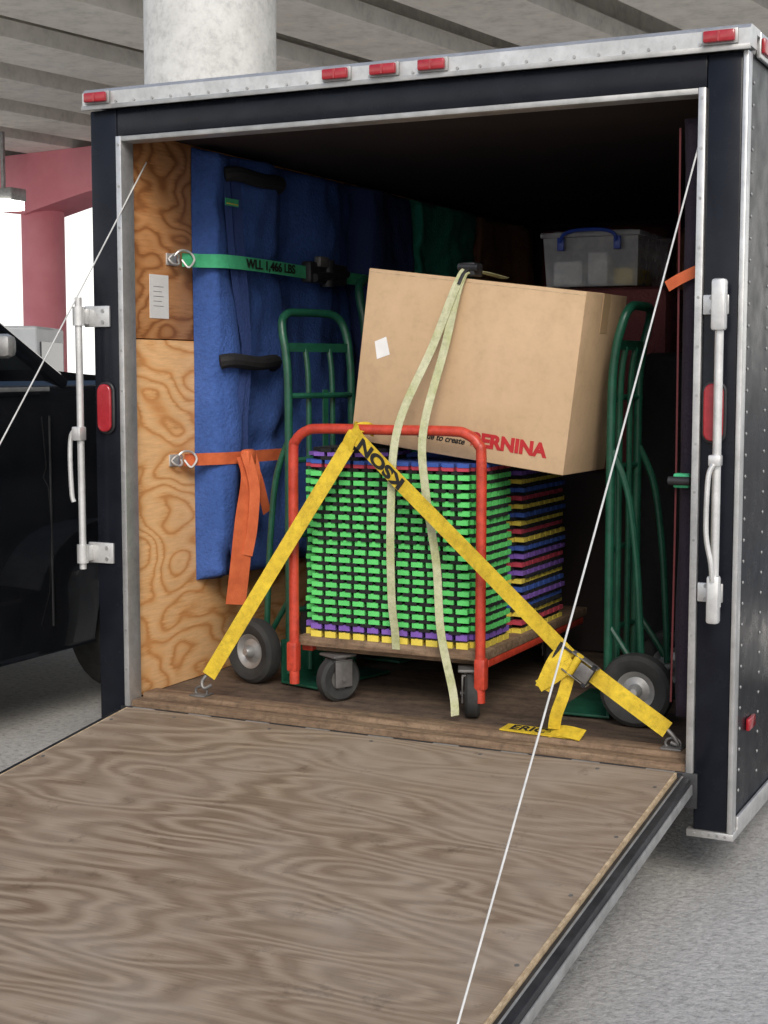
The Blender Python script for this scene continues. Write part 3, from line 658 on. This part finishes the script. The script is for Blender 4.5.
for s in(-1,1):
    m=MB(); m.box((s*1.04-.07,.34,1.47),(s*1.04+.07,.40,1.56),'alud',.028); m.box((s*.97-.05,.35,1.45),(s*.97+.05,.39,1.475),'black',.01); m.done('side_mirror',tk)
    for yy in (-.55,.70,-1.65):
        m=MB(); m.box((s*1.0-.004,yy,.42),(s*1.0+.002,yy+.006,1.25),'black'); m.done('door_seam',tk)
    m=MB(); m.box((s*.988-.006,-1.6,1.345),(s*.988+.002,.72,1.362),'alud',.002); m.done('window_trim',tk)
    m=MB(); m.box((s*1.0-.012,-.40,1.10),(s*1.0+.012,-.22,1.13),'truckpaint',.006); m.done('door_handle',tk)
    for yy in(WY,RY):
        w=MB(); w.lathe([(.24,-.11),(.36,-.13),(.40,-.10),(.405,0),(.40,.10),(.36,.13),(.24,.11)],(s*.85,yy,.405),(1,0,0),'rubber',40,True); w=w.done('wheel',tk)
        r=MB(); r.lathe([(0,.06*s),(.06,.06*s),(.09,.03*s),(.18,.05*s),(.235,.10*s),(.245,.10*s),(.245,-.10*s),(0,-.08*s)],(s*.85,yy,.405),(1,0,0),'alud',32); r.done('rim',w)
m=MB(); m.box((-.85,2.45,.80),(-.55,2.53,1.0),'white',.02); m.done('headlight',tk)
m=MB(); m.box((.55,2.45,.80),(.85,2.53,1.0),'white',.02); m.done('headlight',tk)

# van parked further off, behind the pickup
vn=thing('delivery_van','pale grey delivery van parked beyond the black pickup','van',(-14.1,12.6,0),(0,0,math.radians(116)))
vn.scale=(.87,.87,.87)
m=MB(); m.prism([(-1,-2.6,.4),(-1,2.2,.4),(-1,2.5,.7),(-1,2.4,1.1),(-1,1.7,1.3),(-1,1.0,2.1),(-1,.7,2.35),(-1,-2.6,2.35)],(2,0,0),'vanwhite'); m.done('body',vn,bevel=.05)
m=MB()
for sx in(-1,1):
    m.prism([(sx*1.003,1.58,1.35),(sx*1.003,.95,2.05),(sx*1.003,.3,2.05),(sx*1.003,.3,1.35)],(sx*.008,0,0),'glass')
    m.box((min(sx*1.003,sx*1.011),-2.35,1.40),(max(sx*1.003,sx*1.011),-1.2,2.08),'glass')
m.box((-.8,-2.62,1.45),(.8,-2.605,2.1),'glass'); m.done('window',vn)
for s in(-1,1):
    for yy in(1.6,-1.7):
        m=MB(); m.lathe([(0,.1),(.3,.1),(.34,.05),(.34,-.05),(.3,-.1),(0,-.1)],(s*.92,yy,.34),(1,0,0),'rubber',24); m.done('wheel',vn)

# ------------------------------------------------------------------ light / camera
w=bpy.data.worlds.new('World'); SC.world=w; w.use_nodes=True; nt=w.node_tree
sky=nt.nodes.new('ShaderNodeTexSky'); sky.sky_type='NISHITA'; sky.sun_disc=False
sky.sun_elevation=math.radians(36); sky.sun_rotation=math.radians(150); sky.dust_density=2; sky.air_density=1.0; sky.ozone_density=1.0
tc=nt.nodes.new('ShaderNodeTexCoord'); sp=nt.nodes.new('ShaderNodeSeparateXYZ'); nt.links.new(tc.outputs['Generated'],sp.inputs[0])
mr=nt.nodes.new('ShaderNodeMapRange'); mr.interpolation_type='SMOOTHSTEP'
mr.inputs[1].default_value=.06; mr.inputs[2].default_value=.5; mr.inputs[3].default_value=1; mr.inputs[4].default_value=0
nt.links.new(sp.outputs[2],mr.inputs[0])
mx=nt.nodes.new('ShaderNodeMix'); mx.data_type='RGBA'; nt.links.new(mr.outputs[0],mx.inputs[0]); nt.links.new(sky.outputs[0],mx.inputs[6]); mx.inputs[7].default_value=(9.6,9.4,9.0,1)
nt.links.new(mx.outputs[2],nt.nodes['Background'].inputs[0]); nt.nodes['Background'].inputs[1].default_value=.15
sl=bpy.data.lights.new('sun','SUN'); sl.energy=2.1; sl.angle=math.radians(28); sl.color=(1,.95,.88)
so=bpy.data.objects.new('sun',sl); COL.objects.link(so); so.rotation_euler=(math.radians(54),0,math.radians(30))
cd=bpy.data.cameras.new('camera'); cd.sensor_fit='VERTICAL'; cd.sensor_height=36; cd.lens=52.73; cd.clip_end=1500; cd.clip_start=.05
co=bpy.data.objects.new('camera',cd); COL.objects.link(co); co.location=(1.96,-3.99,1.427); co.rotation_euler=(math.radians(84.6),0,math.radians(26.15))
SC.camera=co
SC.view_settings.view_transform='Standard'; SC.view_settings.look='None'; SC.view_settings.exposure=0
